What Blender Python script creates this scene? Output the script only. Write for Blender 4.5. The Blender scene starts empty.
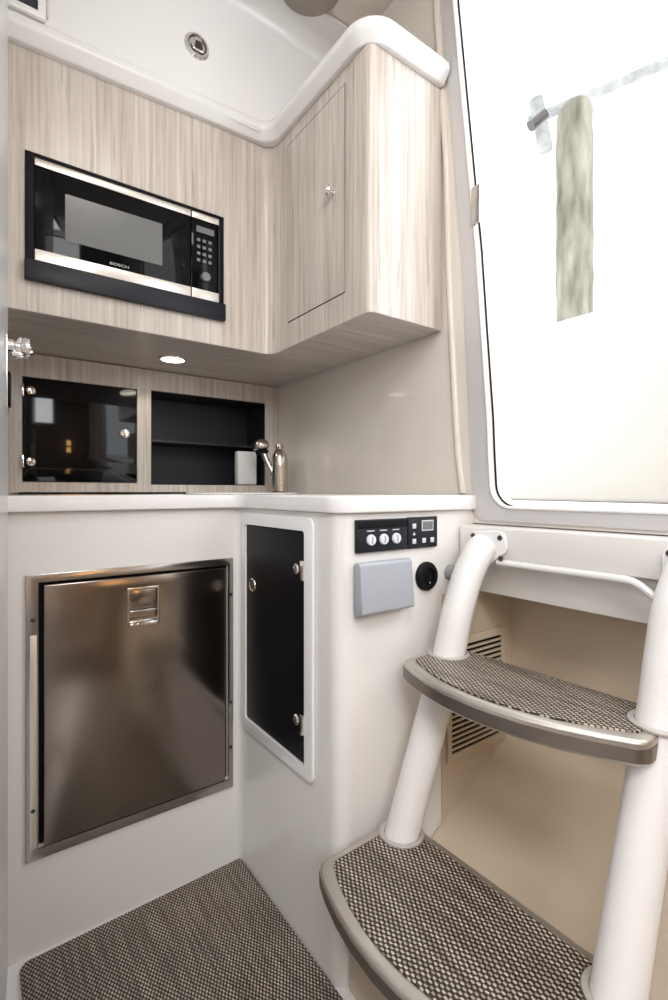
import bpy, bmesh, math, random
from mathutils import Vector, Matrix
random.seed(7)
S = bpy.context.scene
C = S.collection
PI = math.pi

# ------------------------------------------------------------ camera, world, lights, exposure
cam_d = bpy.data.cameras.new('camera'); cam = bpy.data.objects.new('camera', cam_d); C.objects.link(cam)
cam.location = (0, 0, .92); cam.rotation_euler = (PI/2, 0, -math.atan2(.587, .810))
cam_d.sensor_width = 36; cam_d.sensor_fit = 'AUTO'; cam_d.lens = .497*36; cam_d.shift_y = -.009
cam_d.clip_start = .01
S.camera = cam
S.view_settings.view_transform = 'Standard'; S.view_settings.look = 'None'
S.view_settings.gamma = 1; S.view_settings.use_curve_mapping = False
S.view_settings.exposure = 0.3
w = bpy.data.worlds.new('sky'); S.world = w; w.use_nodes = True
bg = w.node_tree.nodes['Background']; bg.inputs[0].default_value = (.90, .95, 1, 1); bg.inputs[1].default_value = 3.0

def area(name, loc, rot, sx, sy, power, col):
    l = bpy.data.lights.new(name, 'AREA'); l.shape = 'RECTANGLE'; l.size = sx; l.size_y = sy
    l.energy = power; l.color = col
    o = bpy.data.objects.new(name, l); o.location = loc; o.rotation_euler = rot; C.objects.link(o); return o
area('fill_overhead', (-.45, -.55, 2.225), (0, 0, 0), .62, .62, 20, (.96, .97, 1))  # added overhead fill light, out of view
area('fill_port', (-1.17, .25, 1.45), (0, -PI/2, 0), .5, 1.0, 5, (.93, .96, 1))  # added soft fill from the port side, unseen source
area('fill_forward', (-.45, -1.50, 1.92), (math.radians(80), 0, 0), 1.1, .6, 21, (.95, .97, 1))  # added fill from behind the camera, brightens faces turned that way
area('fill_ceiling', (.35, .25, 2.225), (0, 0, 0), .3, .3, 3, (1, .95, .88))  # extra fill added overhead near the ladder, no lamp behind it

# ------------------------------------------------------------ materials
def newmat(name):
    m = bpy.data.materials.new(name); m.use_nodes = True
    return m, m.node_tree, m.node_tree.nodes['Principled BSDF']
def plain(name, col, rough=.5, metal=0, coat=0, emit=None, es=0, bump=0, bscale=40, spec=.5, var=0, vscale=3):
    m, t, b = newmat(name)
    b.inputs['Base Color'].default_value = (*col, 1); b.inputs['Roughness'].default_value = rough
    b.inputs['Metallic'].default_value = metal; b.inputs['Coat Weight'].default_value = coat
    b.inputs['Coat Roughness'].default_value = .06
    b.inputs['Specular IOR Level'].default_value = spec
    if emit: b.inputs['Emission Color'].default_value = (*emit, 1); b.inputs['Emission Strength'].default_value = es
    tc = t.nodes.new('ShaderNodeTexCoord')
    if var:
        n = t.nodes.new('ShaderNodeTexNoise'); n.inputs['Scale'].default_value = vscale; n.inputs['Detail'].default_value = 3
        t.links.new(tc.outputs['Object'], n.inputs['Vector'])
        r = t.nodes.new('ShaderNodeValToRGB')
        r.color_ramp.elements[0].position = .3; r.color_ramp.elements[1].position = .7
        r.color_ramp.elements[0].color = (*[c*(1-var) for c in col], 1); r.color_ramp.elements[1].color = (*[min(1, c*(1+var)) for c in col], 1)
        t.links.new(n.outputs['Fac'], r.inputs[0]); t.links.new(r.outputs[0], b.inputs['Base Color'])
    if bump:
        n = t.nodes.new('ShaderNodeTexNoise'); n.inputs['Scale'].default_value = bscale
        t.links.new(tc.outputs['Object'], n.inputs['Vector'])
        bp = t.nodes.new('ShaderNodeBump'); bp.inputs['Strength'].default_value = bump; bp.inputs['Distance'].default_value = .002
        t.links.new(n.outputs['Fac'], bp.inputs['Height']); t.links.new(bp.outputs[0], b.inputs['Normal'])
    return m
def wood(name, stretch, c0, c1, c2, rough=.35, coat=.3):
    """pale laminate with fine grain; stretch = scale per axis (small along the grain)"""
    m, t, b = newmat(name)
    N = t.nodes.new; L = t.links.new
    tc = N('ShaderNodeTexCoord')
    mp = N('ShaderNodeMapping'); mp.inputs['Scale'].default_value = stretch; L(tc.outputs['Object'], mp.inputs[0])
    n1 = N('ShaderNodeTexNoise'); n1.inputs['Scale'].default_value = 1; n1.inputs['Detail'].default_value = 7; n1.inputs['Roughness'].default_value = .68; n1.inputs['Distortion'].default_value = .25
    L(mp.outputs[0], n1.inputs['Vector'])
    mp2 = N('ShaderNodeMapping'); mp2.inputs['Scale'].default_value = [s*.16 for s in stretch]; L(tc.outputs['Object'], mp2.inputs[0])
    n2 = N('ShaderNodeTexNoise'); n2.inputs['Scale'].default_value = 1; n2.inputs['Detail'].default_value = 2; L(mp2.outputs[0], n2.inputs['Vector'])
    r = N('ShaderNodeValToRGB'); e = r.color_ramp.elements
    e[0].position = .30; e[0].color = (*c0, 1); e[1].position = .62; e[1].color = (*c2, 1)
    k = e.new(.46); k.color = (*c1, 1)
    L(n1.outputs['Fac'], r.inputs[0])
    mx = N('ShaderNodeMix'); mx.data_type = 'RGBA'; mx.blend_type = 'MULTIPLY'; mx.inputs[0].default_value = 1
    r2 = N('ShaderNodeValToRGB'); r2.color_ramp.elements[0].position = .35; r2.color_ramp.elements[1].position = .65
    r2.color_ramp.elements[0].color = (.86, .84, .82, 1); r2.color_ramp.elements[1].color = (1, 1, 1, 1)
    L(n2.outputs['Fac'], r2.inputs[0]); L(r.outputs[0], mx.inputs[6]); L(r2.outputs[0], mx.inputs[7])
    # sparse dark knots / checks
    mp3 = N('ShaderNodeMapping'); mp3.inputs['Scale'].default_value = [s*1.3 if s > 20 else s*3 for s in stretch]; L(tc.outputs['Object'], mp3.inputs[0])
    n3 = N('ShaderNodeTexNoise'); n3.inputs['Scale'].default_value = 1; n3.inputs['Detail'].default_value = 1; L(mp3.outputs[0], n3.inputs['Vector'])
    r3 = N('ShaderNodeValToRGB'); r3.color_ramp.elements[0].position = .27; r3.color_ramp.elements[1].position = .33
    r3.color_ramp.elements[0].color = (.82, .77, .73, 1); r3.color_ramp.elements[1].color = (1, 1, 1, 1)
    L(n3.outputs['Fac'], r3.inputs[0])
    mx2 = N('ShaderNodeMix'); mx2.data_type = 'RGBA'; mx2.blend_type = 'MULTIPLY'; mx2.inputs[0].default_value = 1
    L(mx.outputs[2], mx2.inputs[6]); L(r3.outputs[0], mx2.inputs[7])
    L(mx2.outputs[2], b.inputs['Base Color'])
    b.inputs['Roughness'].default_value = rough; b.inputs['Coat Weight'].default_value = coat; b.inputs['Coat Roughness'].default_value = .2
    return m
def weave(name, cell, rot=0):
    """basket-woven vinyl: light threads over dark ones"""
    m, t, b = newmat(name)
    N = t.nodes.new; L = t.links.new
    tc = N('ShaderNodeTexCoord'); mp = N('ShaderNodeMapping'); mp.inputs['Rotation'].default_value = (0, 0, rot)
    L(tc.outputs['Object'], mp.inputs[0])
    sp = N('ShaderNodeSeparateXYZ'); L(mp.outputs[0], sp.inputs[0])
    def math_(op, a, bb=None):
        n = N('ShaderNodeMath'); n.operation = op
        for i, v in enumerate((a, bb)):
            if v is None: continue
            if isinstance(v, (int, float)): n.inputs[i].default_value = v
            else: L(v, n.inputs[i])
        return n.outputs[0]
    k = 2*PI/cell
    sx = math_('SINE', math_('MULTIPLY', sp.outputs[0], k)); sy = math_('SINE', math_('MULTIPLY', sp.outputs[1], k*.62))
    pr = math_('MULTIPLY', sx, sy)
    h = math_('ADD', math_('MULTIPLY', pr, .5), .5)
    nz = N('ShaderNodeTexNoise'); nz.inputs['Scale'].default_value = 1; nz.inputs['Detail'].default_value = 2
    mp2 = N('ShaderNodeMapping'); mp2.inputs['Scale'].default_value = (160, 9, 1); L(mp.outputs[0], mp2.inputs[0]); L(mp2.outputs[0], nz.inputs['Vector'])
    fine = N('ShaderNodeTexNoise'); fine.inputs['Scale'].default_value = 420; fine.inputs['Detail'].default_value = 1; L(mp.outputs[0], fine.inputs['Vector'])
    hh = math_('ADD', h, math_('MULTIPLY', math_('SUBTRACT', fine.outputs['Fac'], .5), .55))
    r = N('ShaderNodeValToRGB'); r.color_ramp.elements[0].position = .50; r.color_ramp.elements[1].position = .72
    r.color_ramp.elements[0].color = (.022, .019, .017, 1)
    r.color_ramp.elements[1].color = (.60, .53, .44, 1); L(hh, r.inputs[0])
    tint = N('ShaderNodeValToRGB'); tint.color_ramp.elements[0].position = .38; tint.color_ramp.elements[1].position = .6
    tint.color_ramp.elements[0].color = (.55, .50, .47, 1); tint.color_ramp.elements[1].color = (1, .98, .96, 1); L(nz.outputs['Fac'], tint.inputs[0])
    mx = N('ShaderNodeMix'); mx.data_type = 'RGBA'; mx.blend_type = 'MULTIPLY'; mx.inputs[0].default_value = 1
    L(r.outputs[0], mx.inputs[6]); L(tint.outputs[0], mx.inputs[7]); L(mx.outputs[2], b.inputs['Base Color'])
    bp = N('ShaderNodeBump'); bp.inputs['Distance'].default_value = .0015; bp.inputs['Strength'].default_value = .7
    L(h, bp.inputs['Height']); L(bp.outputs[0], b.inputs['Normal'])
    b.inputs['Roughness'].default_value = .45
    return m
def brushed(name, col, rough, metal=1.0):
    m, t, b = newmat(name)
    b.inputs['Base Color'].default_value = (*col, 1); b.inputs['Metallic'].default_value = metal; b.inputs['Roughness'].default_value = rough
    b.inputs['Anisotropic'].default_value = .4
    tc = t.nodes.new('ShaderNodeTexCoord'); mp = t.nodes.new('ShaderNodeMapping'); mp.inputs['Scale'].default_value = (3, 3, 500)
    n = t.nodes.new('ShaderNodeTexNoise'); n.inputs['Scale'].default_value = 1; t.links.new(tc.outputs['Object'], mp.inputs[0]); t.links.new(mp.outputs[0], n.inputs['Vector'])
    bp = t.nodes.new('ShaderNodeBump'); bp.inputs['Strength'].default_value = .05; bp.inputs['Distance'].default_value = .0005
    t.links.new(n.outputs['Fac'], bp.inputs['Height']); t.links.new(bp.outputs[0], b.inputs['Normal'])
    return m
M = dict(
    gel=plain('gelcoat_white', (.80, .775, .745), .25, coat=.4, var=.015),
    gelw=plain('gelcoat_bright', (.84, .83, .82), .2, coat=.5),
    wallb=plain('gelcoat_beige', (.71, .66, .595), .22, coat=.5, var=.02),
    cream=plain('gelcoat_cream', (.60, .50, .38), .3, coat=.3, var=.03),
    counter=plain('solid_surface', (.83, .81, .80), .25, coat=.3, var=.02, vscale=30),
    woodv=wood('laminate_vertical', (85, 85, 2.2), (.40, .335, .285), (.58, .515, .455), (.70, .645, .59)),
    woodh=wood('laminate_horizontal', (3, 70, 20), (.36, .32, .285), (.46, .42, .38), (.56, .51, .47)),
    brown=wood('cabin_joinery', (40, 40, 2), (.13, .09, .06), (.19, .14, .10), (.27, .20, .15)),
    blackgl=plain('black_acrylic', (.004, .004, .005), .04, spec=.16),
    lockb=plain('black_locker_acrylic', (.004, .004, .005), .05, spec=.34),
    hatchb=plain('black_hatch_acrylic', (.006, .006, .009), .3, spec=.08),
    blackm=plain('black_matt', (.006, .006, .008), .5, spec=.15),
    navy=plain('dark_plastic', (.012, .013, .02), .4, spec=.3),
    edge_refl=plain('step_edge_reflection', (.16, .135, .115), .3, .6),  # dark tone stands in for the dim cabin mirrored in the metal
    niche=plain('black_lining', (.01, .012, .018), .5),
    steel=brushed('brushed_steel', (.50, .475, .45), .22),
    steelf=brushed('fridge_steel', (.31, .268, .235), .2),
    chrome=plain('chrome', (.82, .81, .80), .08, 1),
    nickel=plain('satin_nickel', (.58, .54, .49), .22, 1),
    strip=plain('champagne_strip', (.80, .75, .69), .3, .55),
    rim=brushed('step_rim_metal', (.55, .51, .46), .32, .8),
    collar=plain('collar_grey', (.52, .49, .46), .35, .3),
    white=plain('white_padded_vinyl', (.76, .74, .725), .42, bump=.1),
    cover=plain('grey_blue_plastic', (.36, .38, .415), .4),
    knob=plain('clear_knob', (.70, .73, .77), .2),
    glassgrey=plain('oven_window_mesh', (.17, .175, .175), .22),
    weavef=weave('woven_vinyl_floor', .0072),
    weaves=weave('woven_vinyl_step', .0078),
    rubber=plain('grey_rubber', (.28, .28, .29), .6),
    taupe=plain('taupe_grille', (.34, .30, .26), .6),
    lens=plain('lamp_lens', (1, .96, .9), .4, emit=(1, .93, .82), es=6),
    warm=plain('warm_lamp_glass', (1, .7, .3), .4, emit=(1, .55, .18), es=12),
    white2=plain('white_card_plastic', (.74, .74, .73), .4),
    trimr=plain('trim_beige', (.68, .63, .56), .3, coat=.3),
    greyf=plain('door_frame_grey', (.55, .535, .53), .3, coat=.3),
    ext=plain('sunlit_gelcoat', (.86, .86, .86), .4),
    dock=plain('pale_dock_timber', (.24, .235, .225), .7, var=.35, vscale=6),
    coam=plain('coaming_warm', (.44, .405, .36), .4),
    bolt=plain('dark_bolt', (.08, .07, .065), .35, .7),
    mark=plain('light_print', (.6, .62, .64), .5),
    lcd=plain('lcd_grey', (.16, .17, .17), .2),
    door=plain('painted_door', (.74, .74, .76), .3, coat=.2),
)
def piling_mat():
    m, t, b = newmat('weathered_piling'); N = t.nodes.new; L = t.links.new
    tc = N('ShaderNodeTexCoord'); mp = N('ShaderNodeMapping'); mp.inputs['Scale'].default_value = (9, 9, 2.2); L(tc.outputs['Object'], mp.inputs[0])
    n = N('ShaderNodeTexNoise'); n.inputs['Scale'].default_value = 1; n.inputs['Detail'].default_value = 6; L(mp.outputs[0], n.inputs['Vector'])
    r = N('ShaderNodeValToRGB'); r.color_ramp.elements[0].position = .3; r.color_ramp.elements[1].position = .7
    r.color_ramp.elements[0].color = (.07, .065, .045, 1); r.color_ramp.elements[1].color = (.27, .25, .19, 1)
    L(n.outputs['Fac'], r.inputs[0]); L(r.outputs[0], b.inputs['Base Color']); b.inputs['Roughness'].default_value = .9
    bp = N('ShaderNodeBump'); bp.inputs['Distance'].default_value = .02; L(n.outputs['Fac'], bp.inputs['Height']); L(bp.outputs[0], b.inputs['Normal'])
    return m
M['pile'] = piling_mat()

# ------------------------------------------------------------ mesh helpers
def bm_(): return bmesh.new()
def merge(dst, src):
    me = bpy.data.meshes.new('t'); src.to_mesh(me); dst.from_mesh(me); bpy.data.meshes.remove(me); src.free()
def box(bm, x0, y0, z0, x1, y1, z1, bev=0, seg=2):
    b = bmesh.new(); bmesh.ops.create_cube(b, size=1)
    for v in b.verts:
        v.co = Vector(((x0+x1)/2+v.co.x*(x1-x0), (y0+y1)/2+v.co.y*(y1-y0), (z0+z1)/2+v.co.z*(z1-z0)))
    if bev: bmesh.ops.bevel(b, geom=b.edges[:], offset=bev, segments=seg, affect='EDGES', profile=.5)
    merge(bm, b); return bm
def fillet(pts):
    """pts: (x, y, r) closed outline -> rounded outline"""
    out = []; n = len(pts)
    for i, (x, y, r) in enumerate(pts):
        p = Vector((x, y)); a = Vector(pts[i-1][:2]); c = Vector(pts[(i+1) % n][:2])
        if r <= 0: out.append((x, y)); continue
        d1 = (a-p).normalized(); d2 = (c-p).normalized(); ang = d1.angle(d2)
        tl = r/math.tan(ang/2); cen = p+(d1+d2).normalized()*(r/math.sin(ang/2))
        s = p+d1*tl; e = p+d2*tl; v0 = s-cen; v1 = e-cen
        da = math.atan2(v0.x*v1.y-v0.y*v1.x, v0.dot(v1)); k = 8
        for j in range(k+1):
            th = da*j/k; out.append((cen.x+v0.x*math.cos(th)-v0.y*math.sin(th), cen.y+v0.x*math.sin(th)+v0.y*math.cos(th)))
    return out
def prism(bm, out, lo, hi, axis='z', bev=0, holes=None, bseg=3):
    """outline extruded along an axis. z: (x,y); x: (y,z); y: (x,z)"""
    def P(a, b, c): return {'z': (a, b, c), 'x': (c, a, b), 'y': (a, c, b)}[axis]
    b = bmesh.new()
    vs = [b.verts.new(P(x, y, lo)) for x, y in out]
    f = b.faces.new(vs)
    r = bmesh.ops.extrude_face_region(b, geom=[f])
    d = Vector(P(0, 0, hi-lo))
    nv = [g for g in r['geom'] if isinstance(g, bmesh.types.BMVert)]
    bmesh.ops.translate(b, verts=nv, vec=d)
    bmesh.ops.recalc_face_normals(b, faces=b.faces[:])
    if bev:
        top = [e for e in b.edges if all(len(ff.verts) == len(out) for ff in e.link_faces if len(ff.verts) > 4) and any(len(ff.verts) == len(out) for ff in e.link_faces)]
        bmesh.ops.bevel(b, geom=top, offset=bev, segments=bseg, affect='EDGES', profile=.5)
    merge(bm, b); return bm
def cyl(bm, p0, p1, r0, r1=None, seg=32, bev=0):
    r1 = r0 if r1 is None else r1
    p0 = Vector(p0); p1 = Vector(p1); d = p1-p0
    b = bmesh.new(); bmesh.ops.create_cone(b, cap_ends=True, segments=seg, radius1=r0, radius2=r1, depth=d.length)
    if bev:
        es = [e for e in b.edges if any(len(f.verts) == seg for f in e.link_faces)]
        bmesh.ops.bevel(b, geom=es, offset=bev, segments=3, affect='EDGES', profile=.5)
    q = Vector((0, 0, 1)).rotation_difference(d.normalized())
    bmesh.ops.transform(b, matrix=Matrix.Translation((p0+p1)/2) @ q.to_matrix().to_4x4(), verts=b.verts[:])
    merge(bm, b); return bm
def lathe(bm, prof, origin, axis, seg=36):
    """prof: (r, h) from bottom to top about the axis"""
    b = bmesh.new(); rings = []
    for r, h in prof:
        rings.append([b.verts.new((r*math.cos(2*PI*i/seg), r*math.sin(2*PI*i/seg), h)) for i in range(seg)])
    for a, c in zip(rings, rings[1:]):
        for i in range(seg): b.faces.new((a[i], a[(i+1) % seg], c[(i+1) % seg], c[i]))
    b.faces.new(rings[0][::-1]); b.faces.new(rings[-1])
    bmesh.ops.remove_doubles(b, verts=b.verts[:], dist=1e-6); bmesh.ops.recalc_face_normals(b, faces=b.faces[:])
    q = Vector((0, 0, 1)).rotation_difference(Vector(axis).normalized())
    bmesh.ops.transform(b, matrix=Matrix.Translation(origin) @ q.to_matrix().to_4x4(), verts=b.verts[:])
    merge(bm, b); return bm
def smooth_path(pts, n=8):
    P = [Vector(p) for p in pts]; P = [2*P[0]-P[1]]+P+[2*P[-1]-P[-2]]; out = []
    for i in range(1, len(P)-2):
        for j in range(n):
            t = j/n; a, b, c, d = P[i-1:i+3]
            out.append(.5*((2*b)+(c-a)*t+(2*a-5*b+4*c-d)*t*t+(3*b-a-3*c+d)*t**3))
    out.append(P[-2]); return out
def sweep(bm, path, prof, closed_prof=True, up=Vector((0, 0, 1))):
    """prof: (side, up) offsets; path: list of Vectors"""
    b = bmesh.new(); rings = []; n = len(path)
    for i, p in enumerate(path):
        t = (path[min(i+1, n-1)]-path[max(i-1, 0)]).normalized()
        side = t.cross(up).normalized(); u2 = side.cross(t).normalized()
        k = 1.0
        if 0 < i < n-1:
            t1 = (path[i]-path[i-1]).normalized(); t2 = (path[i+1]-path[i]).normalized()
            k = 1/max(.5, math.cos(t1.angle(t2)/2)) if t1.length and t2.length else 1
        rings.append([b.verts.new(p+side*(a*k)+u2*c) for a, c in prof])
    m = len(prof)
    for A, B in zip(rings, rings[1:]):
        for j in range(m): b.faces.new((A[j], A[(j+1) % m], B[(j+1) % m], B[j]))
    b.faces.new(rings[0]); b.faces.new(rings[-1][::-1])
    bmesh.ops.recalc_face_normals(b, faces=b.faces[:])
    merge(bm, b); return bm
def tube(bm, path, r, seg=20, up=Vector((0, 1, 0))):
    rr = r if callable(r) else None
    b = [(r*math.cos(2*PI*i/seg), r*math.sin(2*PI*i/seg)) for i in range(seg)]
    return sweep(bm, [Vector(p) for p in path], b, up=up)
def ring(bm, cen, axis, R, r, seg=36, m=10):
    prof = [(R+r*math.cos(2*PI*i/m), r*math.sin(2*PI*i/m)) for i in range(m+1)]
    b = bmesh.new(); rings = []
    for a, h in prof[:-1]:
        rings.append([b.verts.new((a*math.cos(2*PI*i/seg), a*math.sin(2*PI*i/seg), h)) for i in range(seg)])
    for k in range(m):
        A = rings[k]; Bq = rings[(k+1) % m]
        for i in range(seg): b.faces.new((A[i], A[(i+1) % seg], Bq[(i+1) % seg], Bq[i]))
    bmesh.ops.recalc_face_normals(b, faces=b.faces[:])
    q = Vector((0, 0, 1)).rotation_difference(Vector(axis).normalized())
    bmesh.ops.transform(b, matrix=Matrix.Translation(cen) @ q.to_matrix().to_4x4(), verts=b.verts[:])
    merge(bm, b); return bm
def cut(bm, *cutters):
    """subtract closed meshes"""
    def tmp(b):
        me = bpy.data.meshes.new('tmp'); b.to_mesh(me); o = bpy.data.objects.new('tmp', me); C.objects.link(o); return o
    base = tmp(bm); others = []
    for c in cutters:
        o = tmp(c); others.append(o)
        md = base.modifiers.new('b', 'BOOLEAN'); md.operation = 'DIFFERENCE'; md.object = o; md.solver = 'EXACT'
    dg = bpy.context.evaluated_depsgraph_get(); dg.update()
    me = bpy.data.meshes.new_from_object(base.evaluated_get(dg))
    out = bmesh.new(); out.from_mesh(me)
    for o in [base]+others:
        d = o.data; bpy.data.objects.remove(o); bpy.data.meshes.remove(d)
    bpy.data.meshes.remove(me)
    return out
def rect(bm_list=None, *a, **k): return box(bm_(), *a, **k)
def text(s, size, loc, rot, depth=.0004, width=None):
    cu = bpy.data.curves.new('t', 'FONT'); cu.body = s; cu.size = size; cu.extrude = depth; cu.align_x = 'CENTER'; cu.align_y = 'CENTER'
    o = bpy.data.objects.new('t', cu); C.objects.link(o)
    dg = bpy.context.evaluated_depsgraph_get(); dg.update(); me = bpy.data.meshes.new_from_object(o.evaluated_get(dg))
    b = bmesh.new(); b.from_mesh(me); bpy.data.objects.remove(o); bpy.data.meshes.remove(me)
    sc = 1
    if width:
        xs = [v.co.x for v in b.verts]; sc = width/(max(xs)-min(xs))
    from mathutils import Euler
    bmesh.ops.transform(b, matrix=Matrix.Translation(loc) @ Euler(rot).to_matrix().to_4x4() @ Matrix.Diagonal((sc, 1, 1, 1)), verts=b.verts[:])
    return b
ROOT = {}
def obj(name, bm, mat, parent=None, label=None):
    base = ROOT.get(parent.name, Vector()) if parent else Vector()
    if base.length: bmesh.ops.translate(bm, verts=bm.verts[:], vec=-base)
    for f in bm.faces: f.smooth = True
    for e in bm.edges:
        if len(e.link_faces) == 2 and e.calc_face_angle(0) > .6: e.smooth = False
    me = bpy.data.meshes.new(name); bm.to_mesh(me); bm.free()
    me.materials.append(M[mat] if isinstance(mat, str) else mat)
    o = bpy.data.objects.new(name, me); C.objects.link(o)
    if parent: o.parent = parent; ROOT[o.name] = base.copy()
    if label: o['label'] = label
    return o
def thing(name, label, cat, loc=(0, 0, 0), group=None):
    o = bpy.data.objects.new(name, None); o.empty_display_size = .05; C.objects.link(o); o.location = loc
    ROOT[o.name] = Vector(loc); o['label'] = label; o['category'] = cat
    if group: o['group'] = group
    return o
def tag(o, label, cat, group=None, kind=None):
    o['label'] = label; o['category'] = cat
    if group: o['group'] = group
    if kind: o['kind'] = kind
    return o
def struct(name, bm, mat, parent=None):
    o = obj(name, bm, mat, parent)
    if not parent: o['kind'] = 'structure'
    return o

# ------------------------------------------------------------ the room shell
XW = .915            # face of the side wall with the companionway
struct('floor', box(bm_(), -1.25, -1.65, -.05, 1.12, 1.84, 0), 'gelw')
struct('ceiling', cut(box(bm_(), -1.25, -1.65, 2.24, .965, 1.84, 2.30)), 'wallb')
struct('wall_back', box(bm_(), -.02, 1.80, 0, .965, 1.84, 2.24), 'wallb')
struct('wall_left', box(bm_(), -.02, 1.147, 0, .028, 1.80, 2.24), 'gel')
struct('wall_partition', box(bm_(), -1.2, 1.147, 0, -.02, 1.19, 2.24), 'brown')
struct('wall_port', box(bm_(), -1.25, -1.65, 0, -1.2, 1.19, 2.24), 'brown')
struct('wall_front', box(bm_(), -1.2, -1.65, 0, 1.12, -1.6, 2.24), 'brown')
# side wall: stands on the base unit (far part) and on the ledge (near part); the companionway is cut out of it
edge = [(.679, 1.00, 0), (.6825, 1.08, 0), (.700, 1.30, 0), (.7125, 1.46, 0), (.744, 1.75, 0), (.779, 2.07, .0), (.785, 2.14, .05)]
door_out = fillet([(-.38, .885, .06), (.672, .885, .05)]+[(a, b, r) for a, b, r in edge]+[(-.38, 2.14, .05)])
wall = prism(bm_(), [(-1.6, .848), (.727, .848), (.727, .881), (1.80, .881), (1.80, 2.24), (-1.6, 2.24)], XW, XW+.05, 'x')
hole = prism(bm_(), door_out, XW-.02, XW+.1, 'x')
struct('wall_right', cut(wall, hole), 'wallb')
# companionway frame: flat grey surround, white bead and dark gasket round the opening
d1 = struct('door_1', (lambda: (
    cut(prism(bm_(), fillet([(-.42, .855, .03), (.72, .855, .03), (.745, 1.30, 0), (.756, 1.46, 0), (.784, 1.75, 0), (.815, 2.10, 0), (.82, 2.19, .02), (-.42, 2.19, .02)]), XW-.004, XW-.0005, 'x'),
        prism(bm_(), door_out, XW-.03, XW+.03, 'x'))))(), 'greyf')
loop = [Vector((XW-.005, a, b)) for a, b in door_out]; loop.append(loop[0]); loop.append(loop[1])
struct('bead', sweep(bm_(), loop, [(.0035*math.cos(i*PI/4), .0035*math.sin(i*PI/4)) for i in range(8)], up=Vector((1, 0, 0))), 'gelw', d1)
loop2 = [Vector((XW+.012, a-.0015 if a > .2 else a+.0015, b+(.0015 if b < 1.2 else -.0015))) for a, b in door_out]; loop2.append(loop2[0]); loop2.append(loop2[1])
struct('gasket', sweep(bm_(), loop2, [(.0022*math.cos(i*PI/4), .0022*math.sin(i*PI/4)) for i in range(8)], up=Vector((1, 0, 0))), 'blackm', d1)
struct('hinge', box(bm_(), XW-.012, .700, 1.515, XW-.004, .722, 1.60, .002), 'steel', d1)
# rounded ridge moulding between cabinet and companionway
rp = smooth_path([(XW+.001, .842, 2.235), (XW+.001, .833, 2.066), (XW+.001, .812, 1.80), (XW+.001, .803, 1.675), (XW+.001, .795, 1.422), (XW+.001, .773, 1.06), (XW+.001, .755, .915)])
struct('trim_2', tube(bm_(), rp, .009, 12), 'trimr')
# ledge (threshold) below the companionway, and the recessed panel under it
lg = box(bm_(), .862, -1.55, .780, 1.10, .722, .846, .006)
struct('trim_3', lg, 'gel')
lipp = [Vector(p) for p in [(.859, .62, .776), (.859, .50, .776), (.859, .40, .776), (.859, .365, .774), (.861, .340, .758), (.866, .318, .735), (.872, .305, .70)]]
struct('trim_4', tube(bm_(), smooth_path(lipp, 5), .0065, 10, up=Vector((1, 0, 0))), 'gelw')
struct('wall_recess', box(bm_(), .900, -1.55, .700, .945, .722, .779, .003), 'gel')
# moulded bulkhead under the steps
pr = fillet([(.560, 0, 0), (.560, .09, .03), (.775, .19, .1), (.93, .285, .12), (1.055, .335, .05), (1.06, .779, 0), (1.12, .779, 0), (1.12, 0, 0)])
struct('wall_understairs', prism(bm_(), pr, -1.55, .724, 'y'), 'cream')

# fascia above the upper cupboards, coved into the ceiling, and the rounded rim round their top
fas = fillet([(1.25, 1.90, 0), (1.25, 2.238, 0), (1.12, 2.238, 0), (1.12, 2.232, 0), (1.218, 2.228, .05), (1.218, 1.90, 0)])
struct('wall_fascia', prism(bm_(), fas, .03, .912, 'x'), 'gelw')
rim_out = fillet([(.03, 1.213, 0), (.655, 1.213, .06), (.655, .786, .06), (.905, .786, 0), (.905, .80, 0), (.905, .84, 0), (.70, .84, .03), (.70, 1.24, .02), (.03, 1.24, 0)])
pathr = [(.03, 1.232), (.674, 1.232)]
def open_fillet(pts):
    f = fillet([(pts[0][0], pts[0][1], 0)]+pts[1:-1]+[(pts[-1][0], pts[-1][1], 0)]); return f
cl = open_fillet([(.03, 1.236, 0), (.679, 1.236, .055), (.679, .808, .055), (.906, .808, 0)])
prof = fillet([(-.024, -.028, .004), (.004, -.028, .006), (.022, -.004, .016), (.022, .026, .020), (-.024, .026, .02)])
struct('trim_1', sweep(bm_(), [Vector((x, y, 1.9135-.022*max(0, .60-x)/.57)) for x, y in cl], prof), 'gelw')

# cabin door at the left, seen almost edge-on, with its handle
d2 = struct('door_2', box(bm_(), .022, .34, .008, .0525, 1.135, 2.225, .003), 'door')
hb = prism(bm_(), fillet([(1.035, 1.055, .018), (1.075, 1.055, .018), (1.075, 1.204, .018), (1.035, 1.204, .018)]), .0527, .0565, 'x', .0012)
p_ = Vector((.0525, 1.13, 0)); R_ = Matrix.Rotation(-math.radians(5.3), 4, 'Z')
d2.matrix_world = Matrix.Translation(p_) @ R_ @ Matrix.Translation(-p_)
h_ = struct('handle_plate', hb, 'chrome', d2)
kn = lathe(bm_(), [(.012, 0), (.012, .008), (.009, .012), (.009, .018), (.016, .021), (.019, .027), (.017, .033), (.010, .036), (0.001, .036)], (.0565, 1.055, 1.178), (1, 0, 0))
struct('knob', kn, 'chrome', h_)
lv = sweep(bm_(), smooth_path([(.072, 1.055, 1.192), (.080, 1.054, 1.186), (.088, 1.052, 1.175), (.091, 1.05, 1.166)], 5), [(.006*math.cos(i*PI/4), .004*math.sin(i*PI/4)) for i in range(8)], up=Vector((0, 1, 0)))
cyl(lv, (.062, 1.055, 1.164), (.088, 1.055, 1.164), .007, bev=.002); struct('lever', lv, 'chrome', h_)
struct('strike', box(bm_(), .0565, 1.04, 1.07, .0605, 1.07, 1.13, .001), 'blackm', h_)

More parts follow.
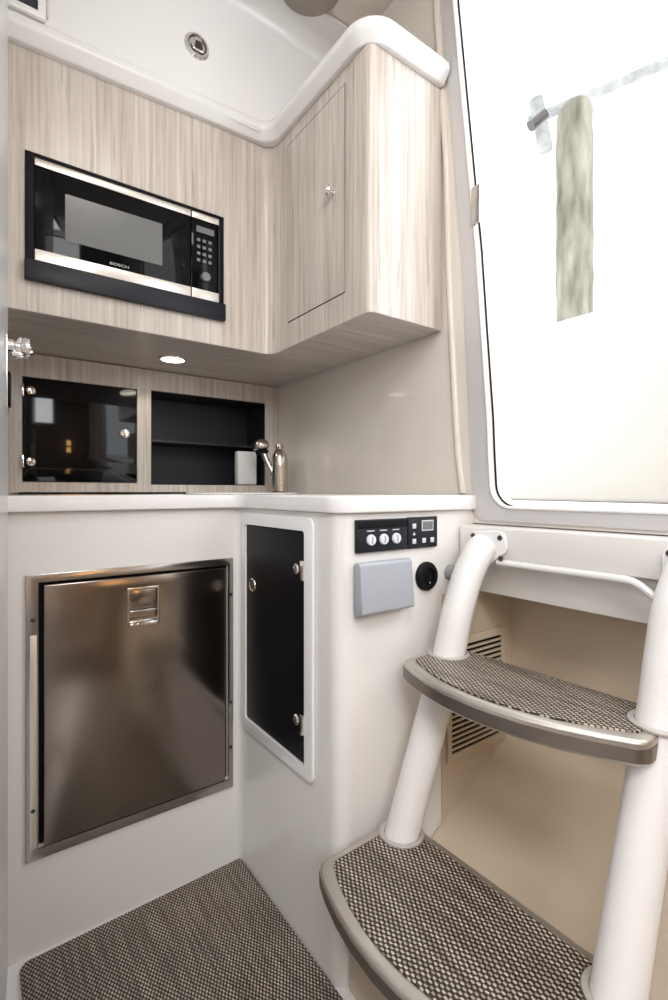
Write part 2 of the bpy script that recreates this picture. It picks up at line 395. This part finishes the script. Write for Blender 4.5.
# ------------------------------------------------------------ base unit with hatch
base = thing('base_cabinet', 'white moulded galley base unit with a black hatch, under the countertop', 'cabinet', (.54, 1.147, 0))
FY = 1.147; UX = .54; CY = .727
out = fillet([(.03, FY, 0), (UX, FY, .022), (UX, CY, .032), (1.115, CY, 0), (1.115, 1.795, 0), (.03, 1.795, 0)])
b = prism(bm_(), out, 0, .8775)
b = cut(b, box(bm_(), .098, FY-.05, .213, .506, FY+.42, .738),
        box(bm_(), UX-.03, .833, .368, UX+.16, 1.105, .843))
obj('body', b, 'gel', base)
# hatch frame (rounded, proud of the face)
fr = prism(bm_(), fillet([(.806, .345, .018), (1.126, .342, .018), (1.126, .868, .018), (.806, .868, .018)]), UX-.008, UX-.0003, 'x', .003)
fr = cut(fr, prism(bm_(), fillet([(.836, .371, .008), (1.103, .371, .008), (1.103, .840, .008), (.836, .840, .008)]), UX-.05, UX+.05, 'x'))
obj('hatch_frame', fr, 'gelw', base)
hd = obj('hatch_door', prism(bm_(), fillet([(.838, .373, .007), (1.101, .373, .007), (1.101, .838, .007), (.838, .838, .007)]), UX-.004, UX+.003, 'x', .001), 'hatchb', base, 'black glossy hatch door')
for z in (.761, .453):
    k = lathe(bm_(), [(.011, 0), (.011, .003), (.008, .006), (0.001, .0065)], (UX-.004, .868, z), (-1, 0, 0), 24)
    box(k, UX-.012, .836, z-.020, UX-.004, .846, z+.020, .0015)
    obj('hinge', k, 'chrome', hd)
k = ring(bm_(), (UX-.005, 1.067, .697), (1, 0, 0), .0135, .0028); cyl(k, (UX-.004, 1.067, .697), (UX-.0065, 1.067, .697), .012)
obj('latch', k, 'nickel', hd)
k = prism(bm_(), fillet([(.845, .795, .004), (1.094, .795, .004), (1.094, .831, .004), (.845, .831, .004)]), UX-.0046, UX-.0042, 'x')
k.free()

# ------------------------------------------------------------ countertop
co = fillet([(.03, FY-.018, 0), (UX-.010, FY-.018, .035), (UX-.010, CY-.012, .045), (XW-.002, CY-.012, .004), (XW-.002, 1.616, 0), (.03, 1.616, 0)])
ct = prism(bm_(), co, .8785, .911, bev=.004)
ct = cut(ct, prism(bm_(), fillet([(.50, 1.30, .04), (.80, 1.30, .04), (.80, 1.54, .04), (.50, 1.54, .04)]), .89, .95))
o = obj('countertop', ct, 'counter'); tag(o, 'long white galley countertop with rounded corners, over the base unit', 'countertop')

# sink: low rim standing a few millimetres over the counter
sk = prism(bm_(), fillet([(.485, 1.285, .05), (.815, 1.285, .05), (.815, 1.555, .05), (.485, 1.555, .05)]), .9112, .9145, bev=.001)
sk = cut(sk, prism(bm_(), fillet([(.505, 1.305, .035), (.795, 1.305, .035), (.795, 1.535, .035), (.505, 1.535, .035)]), .90, .93))
sink = thing('sink', 'inset galley sink with a low rim, on the counter in front of the tap', 'sink', (.65, 1.42, .911))
obj('rim', sk, 'counter', sink)
bw = prism(bm_(), fillet([(.5055, 1.3055, .035), (.7945, 1.3055, .035), (.7945, 1.5345, .035), (.5055, 1.5345, .035)]), .8925, .912)
bw = cut(bw, prism(bm_(), fillet([(.511, 1.311, .03), (.789, 1.311, .03), (.789, 1.529, .03), (.511, 1.529, .03)]), .896, .93))
obj('bowl', bw, 'steel', sink); obj('drain', cyl(bm_(), (.65, 1.42, .8961), (.65, 1.42, .898), .022), 'chrome', sink)

# cooktop
ck = thing('cooktop', 'black glass cooktop lying on the counter, left end', 'cooktop', (.26, 1.42, .911))
g = prism(bm_(), fillet([(.075, 1.22, .02), (.435, 1.22, .02), (.435, 1.56, .02), (.075, 1.56, .02)]), .9125, .9175, bev=.0015)
obj('glass_top', g, 'blackgl', ck)
g = prism(bm_(), fillet([(.068, 1.213, .025), (.442, 1.213, .025), (.442, 1.567, .025), (.068, 1.567, .025)]), .9112, .9125)
obj('frame', g, 'steel', ck)
for x in (.17, .34): obj('burner_ring', ring(bm_(), (x, 1.39, .9176), (0, 0, 1), .06, .0006), 'mark', ck)

# ------------------------------------------------------------ faucet
fx, fy = .828, 1.452
fa = thing('faucet', 'brushed metal galley tap with folding arm, standing at the counter corner', 'faucet', (fx, fy, .911))
obj('body', lathe(bm_(), [(.030, 0), (.030, .004), (.0265, .008), (.026, .085), (.0245, .0855), (.0245, .0875), (.026, .088), (.026, .118), (.021, .132), (.014, .145), (.011, .148), (.011, .151)], (fx, fy, .9112), (0, 0, 1)), 'nickel', fa)
lvb = lathe(bm_(), [(.013, 0), (.015, .004), (.013, .012), (.004, .016)], (fx, fy, 1.0625), (0, 0, 1), 24)
box(lvb, fx-.006, fy-.012, 1.066, fx+.006, fy+.020, 1.073, .002); obj('lever', lvb, 'nickel', fa)
cr = Vector((.81, -.586, 0))
def fp(s, z, d=0): return Vector((fx, fy, 0))-cr*s+Vector((0, 0, z))
arm = tube(bm_(), smooth_path([fp(.016, .965), fp(.026, .985), fp(.040, 1.015), fp(.052, 1.045), fp(.058, 1.064)], 5), .0095, 16)
obj('spout_arm', arm, 'nickel', fa)
hc = fp(.062, 1.066)
hd_ = lathe(bm_(), [(.012, -.014), (.020, -.010), (.027, -.004), (.029, .004), (.027, .014), (.020, .023), (.010, .028), (.001, .029)], hc, (-.15, .1, 1), 28)
obj('spray_head', hd_, 'nickel', fa)
obj('aerator', cyl(bm_(), hc+Vector((.003, -.002, -.022)), hc+Vector((.002, -.001, -.012)), .020, .023), 'blackm', fa)

# ------------------------------------------------------------ back lockers
BY = 1.617
lk = thing('wall_locker', 'pale wood panel with two black compartments along the back of the counter', 'locker', (.45, BY, .879))
pb = box(bm_(), .03, BY, .879, XW-.002, 1.797, 1.303)
pb = cut(pb, box(bm_(), .108, BY-.02, .945, .413, 1.76, 1.238), box(bm_(), .455, BY-.02, .940, .861, 1.77, 1.240))
obj('front_panel', pb, 'woodv', lk)
ln = box(bm_(), .4552, BY+.0015, .9402, .8608, 1.769, 1.2398); ln = cut(ln, box(bm_(), .4575, BY-.02, .9425, .8585, 1.764, 1.2375))
obj('lining', ln, 'niche', lk)
obj('shelf', box(bm_(), .4576, BY+.006, 1.076, .8584, 1.763, 1.084, .0015), 'niche', lk)
dr = obj('door', prism(bm_(), [(.110, .947), (.411, .947), (.411, 1.236), (.110, 1.236)], BY-.003, BY+.004, 'y', .0008), 'lockb', lk, 'black glossy door')
for z in (1.20, 1.002):
    k = lathe(bm_(), [(.012, 0), (.012, .003), (.009, .006), (.001, .007)], (.129, BY-.003, z), (0, -1, 0), 24)
    box(k, .106, BY-.010, z-.018, .1115, BY-.003, z+.018, .001); obj('hinge', k, 'chrome', dr)
k = ring(bm_(), (.376, BY-.004, 1.097), (0, 1, 0), .0115, .003); cyl(k, (.376, BY-.003, 1.097), (.376, BY-.009, 1.097), .0095, bev=.001); box(k, .3745, BY-.0105, 1.089, .3775, BY-.009, 1.105)
obj('latch', k, 'chrome', dr)
o = obj('white_card', box(bm_(), .758, 1.626, .9426, .832, 1.655, 1.062, .003), 'white2'); tag(o, 'plain white upright box standing in the open black compartment', 'box')

# ------------------------------------------------------------ upper cupboards
UY = 1.246; UD = .686; UE = .816
up = thing('upper_cabinet', 'L-shaped pale wood wall cabinet above the counter, holding the microwave', 'cabinet', (UD, UY, 1.31))
uo = fillet([(.03, UY, 0), (UD, UY, .035), (UD, UE, .018), (.908, UE, 0), (.908, 1.797, 0), (.03, 1.797, 0)])
ub = prism(bm_(), uo, 1.3073, 1.884)
ub = cut(ub, box(bm_(), .092, UY-.05, 1.372, .536, UY+.40, 1.645), box(bm_(), UD-.05, .9025, 1.3725, UD+.25, 1.1595, 1.8515))
obj('body', ub, 'woodv', up)
obj('bottom_panel', prism(bm_(), uo, 1.3055, 1.3071), 'woodh', up)
ud = obj('door', box(bm_(), UD-.001, .9055, 1.3755, UD+.0006, 1.1565, 1.8485), 'woodv', up)
k = lathe(bm_(), [(.009, 0), (.009, .002), (.005, .004), (.005, .010), (.010, .013), (.012, .018), (.009, .023), (.001, .024)], (UD-.0005, .950, 1.622), (-1, 0, 0), 24)
obj('knob', k, 'chrome', ud)
obj('backing', box(bm_(), UD+.0008, .9026, 1.3726, UD+.012, 1.1594, 1.8514), 'blackm', up)  # black sheet close behind the door, puts shade into its gap

# under-cabinet light
ul = thing('downlight', 'small round recessed light, lit, under the microwave cabinet', 'light', (.47, 1.45, 1.302))
obj('bezel', cut(cyl(bm_(), (.47, 1.45, 1.302), (.47, 1.45, 1.3058), .041, bev=.001), cyl(bm_(), (.47, 1.45, 1.29), (.47, 1.45, 1.32), .033)), 'chrome', ul)
obj('lens', cyl(bm_(), (.47, 1.45, 1.3035), (.47, 1.45, 1.3057), .0325), 'lens', ul)
pl = bpy.data.lights.new('downlight_glow', 'SPOT'); pl.energy = 1.2; pl.color = (1, .9, .76); pl.spot_size = 2.4; pl.shadow_soft_size = .03
po = bpy.data.objects.new('downlight_glow', pl); po.location = (.47, 1.45, 1.298); C.objects.link(po)

# ------------------------------------------------------------ microwave
mw = thing('microwave', 'built-in black microwave with pale metal strips, in the upper cabinet', 'microwave', (.314, UY, 1.372))
fr = box(bm_(), .088, UY-.004, 1.3705, .5385, UY-.0004, 1.6475, .001)
fr = cut(fr, box(bm_(), .1045, UY-.03, 1.416, .529, UY+.03, 1.6425))
obj('trim_frame', fr, 'blackm', mw)
obj('bottom_ledge', box(bm_(), .0865, UY-.016, 1.3695, .5395, UY-.0042, 1.4135, .002), 'navy', mw)
obj('casing', box(bm_(), .1, UY+.018, 1.40, .531, UY+.38, 1.6435), 'blackm', mw)
dm = obj('door', box(bm_(), .1062, UY+.004, 1.4175, .4505, UY+.0175, 1.6415, .001), 'blackgl', mw, 'black glass door')
obj('window', prism(bm_(), fillet([(.165, 1.479, .003), (.379, 1.479, .003), (.379, 1.583, .003), (.165, 1.583, .003)]), UY+.0032, UY+.0038, 'y'), 'glassgrey', dm)
obj('strip', box(bm_(), .1064, UY+.0005, 1.6245, .4503, UY+.0036, 1.6405, .0008), 'strip', dm)
obj('strip', box(bm_(), .1064, UY+.0005, 1.4185, .4503, UY+.0036, 1.4435, .0008), 'strip', dm)
obj('lettering', text('BOSCH', .0085, (.279, UY+.0035, 1.4535), (PI/2, 0, 0), width=.042), 'mark', dm)
cp = obj('control_panel', box(bm_(), .4532, UY+.004, 1.4175, .5272, UY+.0175, 1.6415, .001), 'blackgl', mw)
obj('strip', box(bm_(), .4534, UY+.0005, 1.6245, .527, UY+.0036, 1.6405, .0008), 'strip', cp)
obj('strip', box(bm_(), .4534, UY+.0005, 1.4185, .527, UY+.0036, 1.4435, .0008), 'strip', cp)
obj('display', prism(bm_(), [(.466, 1.592), (.514, 1.592), (.514, 1.608), (.466, 1.608)], UY+.0032, UY+.0038, 'y'), 'lcd', cp)
for r_ in range(4):
    for c_ in range(3):
        x = .472+c_*.0155; z = 1.572-r_*.0175
        obj('button', prism(bm_(), fillet([(x-.0045, z-.004, .002), (x+.0045, z-.004, .002), (x+.0045, z+.004, .002), (x-.0045, z+.004, .002)]), UY+.0034, UY+.0039, 'y'), 'lcd', cp)
obj('dial', lathe(bm_(), [(.013, 0), (.013, .006), (.011, .009), (.001, .0095)], (.490, UY+.0039, 1.478), (0, -1, 0), 28), 'glassgrey', cp)

# ------------------------------------------------------------ refrigerator
fg = thing('refrigerator', 'built-in stainless steel refrigerator front below the countertop', 'refrigerator', (.302, FY, .19))
f = box(bm_(), .082, FY-.007, .190, .519, FY-.0004, .755, .0015)
f = cut(f, box(bm_(), .1035, FY-.03, .211, .5065, FY+.02, .7385))
obj('frame', f, 'steel', fg)
obj('casing', box(bm_(), .1045, FY+.006, .2135, .5055, FY+.40, .7375), 'blackm', fg)
d = box(bm_(), .1125, FY-.012, .2165, .4965, FY+.0055, .7325, .002)
d = cut(d, box(bm_(), .274, FY-.03, .640, .332, FY-.004, .703))
fd = obj('door', d, 'steelf', fg)
k = box(bm_(), .269, FY-.0155, .634, .3375, FY-.0123, .709, .001); k = cut(k, box(bm_(), .2735, FY-.03, .6385, .333, FY, .7045))
hn = obj('handle', k, 'nickel', fd)
obj('flap', box(bm_(), .2745, FY-.010, .663, .332, FY-.0075, .7035, .001), 'steelf', hn)
obj('grip', box(bm_(), .2745, FY-.0145, .652, .332, FY-.008, .6595, .002), 'steel', hn)
obj('lip', box(bm_(), .2725, FY-.024, .6265, .334, FY-.0125, .6335, .002), 'chrome', hn)
for x in (.094, .5125):
    for z in (.665, .40, .29):
        if x < .2 and z == .40: continue
        obj('screw', lathe(bm_(), [(.0045, 0), (.004, .0015), (.001, .002)], (x, FY-.007, z), (0, -1, 0), 16), 'bolt', fg)
obj('cover_strip', box(bm_(), .089, FY-.0085, .215, .1005, FY-.0071, .635, .0005), 'strip', fg)

# ------------------------------------------------------------ control face: panels, cover, socket
sp_ = thing('switch_panel', 'black panel with three pale knobs under the countertop edge', 'switch panel', (.638, CY, .804))
obj('plate', box(bm_(), .573, CY-.008, .804, .7025, CY-.0003, .866, .0015), 'navy', sp_)
for i, x in enumerate((.6065, .6385, .671)):
    kk = obj('knob', lathe(bm_(), [(.0105, 0), (.0105, .003), (.0095, .005), (.001, .0055)], (x, CY-.008, .8275), (0, -1, 0), 28), 'knob', sp_)
    obj('pointer', box(bm_(), x-.0012, CY-.0145, .821, x+.0012, CY-.0130, .834), 'cover', kk)
    obj('print', box(bm_(), x-.009, CY-.0085, .8435, x+.009, CY-.0081, .8455), 'mark', sp_)
obj('raised_band', box(bm_(), .575, CY-.0095, .8495, .7005, CY-.0082, .864, .0005), 'blackm', sp_)
cpn = thing('control_panel', 'small square black keypad with a grey display, right of the three-knob panel', 'control panel', (.749, CY, .804))
obj('plate', box(bm_(), .7065, CY-.007, .8035, .791, CY-.0003, .867, .0015), 'navy', cpn)
obj('display', box(bm_(), .744, CY-.0078, .838, .778, CY-.0072, .860), 'mark', cpn)
obj('screen', box(bm_(), .7465, CY-.0084, .8405, .7755, CY-.0079, .8575), 'lcd', cpn)
for x, z in ((.722, .849), (.722, .818), (.750, .8185), (.774, .8185)):
    obj('button', box(bm_(), x-.005, CY-.0085, z-.005, x+.005, CY-.0072, z+.005, .0005), 'mark', cpn)
obj('print', prism(bm_(), [(.718, .8305), (.726, .8305), (.722, .837)], CY-.0078, CY-.0072, 'y'), 'mark', cpn)

cv = thing('outlet_cover', 'grey-blue hinged outlet cover, below the three-knob panel', 'outlet cover', (.645, CY, .688))
obj('base_plate', box(bm_(), .572, CY-.008, .690, .697, CY-.0003, .784, .002), 'rubber', cv)
ccv = prism(bm_(), fillet([(CY-.034, .695, .006), (CY-.0082, .686, .003), (CY-.0082, .788, .003), (CY-.026, .788, .008)]), .566, .6985, 'x', .003)
obj('lid', ccv, 'cover', cv)

so = thing('round_socket', 'round black power socket beside the grey-blue cover', 'socket', (.762, CY, .743))
obj('bezel', cut(lathe(bm_(), [(.030, 0), (.030, .006), (.027, .010), (.020, .011), (.001, .011)], (.762, CY-.0003, .743), (0, -1, 0)), cyl(bm_(), (.762, CY-.02, .743), (.762, CY-.004, .743), .0185)), 'blackm', so)
obj('cap', lathe(bm_(), [(.0183, 0), (.0183, .003), (.014, .0045), (.001, .005)], (.762, CY-.004, .743), (0, -1, 0)), 'blackgl', so)
obj('contact', cyl(bm_(), (.766, CY-.0095, .730), (.766, CY-.0078, .730), .0025, seg=12), 'chrome', so)

# vent grille on the far side wall of the recess under the steps
vt = thing('vent_grille', 'louvred beige vent with dark slots, behind the ladder', 'vent', (.925, CY, .30))
vx0, vx1, vz0, vz1 = .822, 1.022, .335, .600
v = box(bm_(), vx0, CY-.0095, vz0, vx1, CY-.0055, vz1, .001)
nsl = 20; sh = (vz1-vz0-.03)/nsl
cs = bm_()
for i in range(nsl):
    z = vz0+.015+i*sh; box(cs, vx0+.012, CY-.02, z+.0015, vx1-.012, CY+.0, z+sh*.74)
v = cut(v, cs)
obj('frame', v, 'cream', vt)
obj('backing', box(bm_(), vx0+.008, CY-.0052, vz0+.01, vx1-.008, CY-.0040, vz1-.01), 'blackm', vt)
rb = lathe(bm_(), [(.017, 0), (.017, .008), (.013, .016), (.001, .018)], (.836, CY-.0003, .744), (0, -1, 0), 24)
o = obj('bumper', rb, 'rubber'); tag(o, 'grey rubber bumper on the white unit, just behind the ladder rail top', 'bumper')

struct('recess_side_shade', prism(bm_(), [(.81, .20), (.925, .26), (1.062, .31), (1.062, .699), (.81, .699)], CY-.0035, CY-.0003, 'y'), 'cream')  # cream sheet over the white unit side, colours in the recess shade
# ------------------------------------------------------------ ladder
ld = thing('companionway_ladder', 'white tubular ladder with two woven-topped steps under the doorway', 'ladder', (.51, .47, .10))
def rail_pts(y0):
    dx = 0 if y0 > .5 else .011
    return [(.858, y0-.006, .806), (.838+dx*.5, y0-.003, .792), (.808+dx*.6, y0, .748), (.778+dx, y0, .682), (.751+dx, y0, .60), (.6885+dx, y0, .45), (.626+dx, y0, .30), (.5675+dx, y0, .16), (.552+dx, y0, .12)]
for y0 in (.655, .289):
    rl = obj('side_rail', tube(bm_(), smooth_path(rail_pts(y0), 8), .0305, 28), 'white', ld)
    a = y0-.008
    fl = prism(bm_(), fillet([(a-.052, .800, .02), (a-.002, .765, .02), (a+.040, .785, .02), (a+.042, .835, .018), (a-.045, .840, .018)]), .853, .8617, 'x', .002)
    fo = obj('flange', fl, 'gelw', rl)
    for dy, z in ((.030, .826), (-.036, .826), (-.038, .785)):
        obj('bolt', lathe(bm_(), [(.0055, 0), (.005, .002), (.001, .003)], (.853, a+dy, z), (-1, 0, 0), 16), 'bolt', rl)
    ft = cyl(bm_(), (rail_pts(y0)[-1][0]-.004, y0, .113), (rail_pts(y0)[-1][0]+.004, y0, .127), .040, bev=.003)
    obj('foot', ft, 'collar', rl)
def step(L, R, z, back, fend, fendr, bow, th):
    L = Vector(L); R = Vector(R); u = (R-L).normalized(); n = Vector((-abs(u.y), u.x*(-1 if u.y < 0 else 1))).normalized()
    n = Vector((u.y, -u.x)); 
    if n.x > 0: n = -n
    W = (R-L).length
    def outline(off, rad):
        pts = []
        u0, u1 = -.038+off, W+.010-off
        pts.append((u0, -back+off, rad[0]))
        pts.append((u1, -back+off, rad[0]))
        pts.append((u1, fendr-off*1.0, rad[1]))
        N = 9
        for i in range(1, N):
            s = i/N; uu = u1+(u0-u1)*s
            fe = fendr+(fend-fendr)*s; pts.append((uu, fe+(bow-(fend+fendr)/2)*(1-(2*s-1)**2)-off, 0))
        pts.append((u0, fend-off*1.0, rad[1]))
        o = fillet(pts)
        return [tuple(L+u*a+n*c) for a, c in o]
    s = prism(bm_(), outline(0, (.012, .028)), z-th, z, bev=.006)
    p0 = L; p1 = R
    def railcyl(c, r): 
        d = Vector((.125, 0, .30)).normalized()
        P = Vector((c.x, c.y, z)); return cyl(bm_(), P-d*.08, P+d*.08, r)
    s = cut(s, railcyl(L, .0315), railcyl(R, .0315))
    st = obj('step', s, 'rim', ld)
    bd = cut(prism(bm_(), outline(-.0009, (.012, .028)), z-th+.005, z-.010), prism(bm_(), outline(.003, (.012, .026)), z-th, z), railcyl(L, .0335), railcyl(R, .0335))
    obj('edge_reflection', bd, 'edge_refl', st)  # dark strip added on the rim to paint in its dark reflection
    m = prism(bm_(), outline(.017, (.006, .02)), z+.0002, z+.0025)
    m = cut(m, cyl(bm_(), (L.x, L.y, z-.05), (L.x, L.y, z+.05), .0415), cyl(bm_(), (R.x, R.y, z-.05), (R.x, R.y, z+.05), .0415))
    obj('tread', m, 'weaves', st, 'woven dark and beige tread')
    for c in (L, R):
        k = cyl(bm_(), (c.x, c.y, z+.0002), (c.x, c.y, z+.0045), .040, bev=.001)
        k = cut(k, railcyl(c, .0315)); obj('collar', k, 'collar', st)
step((.751, .655), (.762, .289), .600, .055, .092, .070, .140, .034)
step((.626, .655), (.637, .289), .300, .038, .160, .150, .205, .032)

# ------------------------------------------------------------ floor mat
fm = prism(bm_(), fillet([(.070, 1.130, .02), (.537, 1.138, .006), (.537, -1.2, .02), (.070, -1.2, .02)]), .0005, .009, bev=.002)
o = obj('floor_mat', fm, 'weavef'); tag(o, 'woven brown and beige floor mat in front of the refrigerator', 'mat')

# ------------------------------------------------------------ fascia fittings and ceiling light
X, Z, Yf = .455, 2.04, 1.2178
pt = thing('push_latch', 'round chrome push latch on the white fascia above the microwave', 'latch', (X, Yf, Z))
obj('ring', lathe(bm_(), [(.032, 0), (.032, .003), (.028, .008), (.024, .008), (.022, .003), (.001, .003)], (X, Yf, Z), (0, -1, 0)), 'chrome', pt)
k = prism(bm_(), fillet([(X-.019, Z-.004, .004), (X-.012, Z-.018, .006), (X+.014, Z-.018, .006), (X+.019, Z-.002, .004), (X+.010, Z+.004, .002), (X+.008, Z+.016, .003), (X-.008, Z+.016, .003), (X-.010, Z+.004, .002)]), Yf-.012, Yf-.0032, 'y', .002)
obj('button', k, 'chrome', pt)
obj('groove', ring(bm_(), (X, Yf-.0035, Z), (0, 1, 0), .0225, .0022), 'bolt', pt)
obj('recess', prism(bm_(), fillet([(X-.010, Z-.014, .004), (X+.012, Z-.014, .004), (X+.009, Z+.006, .004), (X-.007, Z+.006, .004)]), Yf-.0128, Yf-.0121, 'y'), 'bolt', pt)
lt = thing('ceiling_speaker', 'round taupe ceiling fitting above the cupboard corner', 'speaker', (.709, 1.085, 2.24))
obj('grille', lathe(bm_(), [(.083, 0), (.083, .006), (.076, .012), (.001, .014)], (.709, 1.085, 2.2398), (0, 0, -1)), 'taupe', lt)
pw = thing('fascia_port', 'dark rectangular port with white frame at the upper left corner of the fascia', 'port light', (.08, Yf, 1.92))
k = box(bm_(), .034, Yf-.012, 1.912, .124, Yf-.0004, 2.10, .004); k = cut(k, box(bm_(), .045, Yf-.05, 1.926, .109, Yf-.003, 2.09))
obj('frame', k, 'gelw', pw)
obj('glass', box(bm_(), .0455, Yf-.006, 1.9265, .1085, Yf-.0032, 2.0895, .001), 'navy', pw)
obj('cord', cyl(bm_(), (.127, Yf-.003, 1.925), (.127, Yf-.003, 2.18), .0022, seg=10), 'trimr', pw)

# ------------------------------------------------------------ cabin behind the camera (seen in reflections)
def frame_box(a, h): return cut(box(bm_(), *a, .004), box(bm_(), *h))  # window-like frames below are added round the unseen fill lights
struct('fill_frame_1', frame_box((-1.1999, -.30, 1.15, -1.165, .80, 1.75), (-1.19, -.26, 1.19, -1.1, .76, 1.71)), 'gel')
struct('fill_frame_2', frame_box((-.80, -.90, 2.215, -.10, -.20, 2.2399), (-.765, -.865, 2.2, -.135, -.235, 2.232)), 'gel')
struct('fill_frame_3', frame_box((-1.04, -1.5999, 1.58, .14, -1.50, 2.21), (-1.0, -1.58, 1.61, .10, -1.4, 2.18)), 'gel')
sc = thing('wall_lamp', 'warm double wall lamp on the brown forward bulkhead', 'lamp', (.44, -1.6, .9))
obj('back_plate', box(bm_(), .385, -1.5997, .88, .495, -1.585, 1.24, .003), 'nickel', sc)
for z0 in (.905, 1.075): obj('shade', cyl(bm_(), (.44, -1.535, z0), (.44, -1.535, z0+.125), .046, bev=.004), 'warm', sc)
se = thing('settee', 'low brown settee across the forward cabin', 'sofa', (-.1, -1.3, 0))
obj('base', box(bm_(), -1.15, -1.58, 0, .50, -1.0, .36, .01), 'brown', se)
obj('cushion', box(bm_(), -1.14, -1.56, .362, .49, -.99, .47, .03, 3), 'taupe', se)

# ------------------------------------------------------------ outside, through the companionway
struct('trim_5', box(bm_(), .966, -2.5, .80, 2.965, 2.9, .872, .004), 'ext')
o = obj('cockpit_coaming', prism(bm_(), [(1.583, -.9), (1.85, -.9), (2.96, 2.88), (2.69, 2.88)], .8725, 1.42, bev=.02), 'coam')
tag(o, 'white cockpit side moulding seen low through the doorway, blown out by daylight', 'boat side')
db = thing('dock_beam', 'pale dock beam with hardware behind the piling top', 'beam', (5.2, 2.5, 3.6))
def UP(px, py, t):
    x = (px-334)/497*t; return Vector((.810*x+.587*t, -.586*x+.810*t, .92-(py-491)/497*t))
for (a, c, r) in ((UP(528, 122, 4.9), UP(700, 48, 4.7), .05), (UP(536, 100, 4.9), UP(546, 150, 4.9), .07)):
    obj('timber', cyl(bm_(), a, c, r, seg=12), 'dock', db)
obj('cleat', cyl(bm_(), UP(531, 126, 4.6), UP(545, 114, 4.6), .05, seg=12), 'bolt', db)
nb = thing('neighbouring_boat', 'white hull side of the next boat, just below the piling, seen through the doorway', 'boat', (3.2, 1, 0))
obj('hull', prism(bm_(), fillet([(3.0, 0, 0), (3.02, 1.95, .03), (3.10, 2.03, .05), (4.0, 2.03, .05), (3.9, 0, 0)]), -2.5, 5, 'y', ), 'ext', nb)
obj('rub_rail', box(bm_(), 2.975, -2.4, 1.62, 3.018, 4.9, 1.66, .01), 'ext', nb)
pi_ = thing('dock_piling', 'weathered wooden dock piling outside the doorway', 'piling', (4.35, 2.34, -.5))
pg = bm_(); 
b = bmesh.new(); seg = 40; rings = []
for k in range(40):
    z = -.5+k*(4.78/39)
    rr = .150+.010*random.random() if k < 38 else .148
    rings.append([b.verts.new((4.35+(rr+.004*math.sin(3*a_+k*.4))*math.cos(a_), 2.34+(rr+.004*math.sin(5*a_))*math.sin(a_), z+(.06*math.cos(a_+2.3) if k == 39 else 0))) for a_ in [2*PI*i/seg for i in range(seg)]])
for A, Bq in zip(rings, rings[1:]):
    for i in range(seg): b.faces.new((A[i], A[(i+1) % seg], Bq[(i+1) % seg], Bq[i]))
b.faces.new(rings[0][::-1]); b.faces.new(rings[-1]); merge(pg, b)
obj('post', pg, 'pile', pi_)
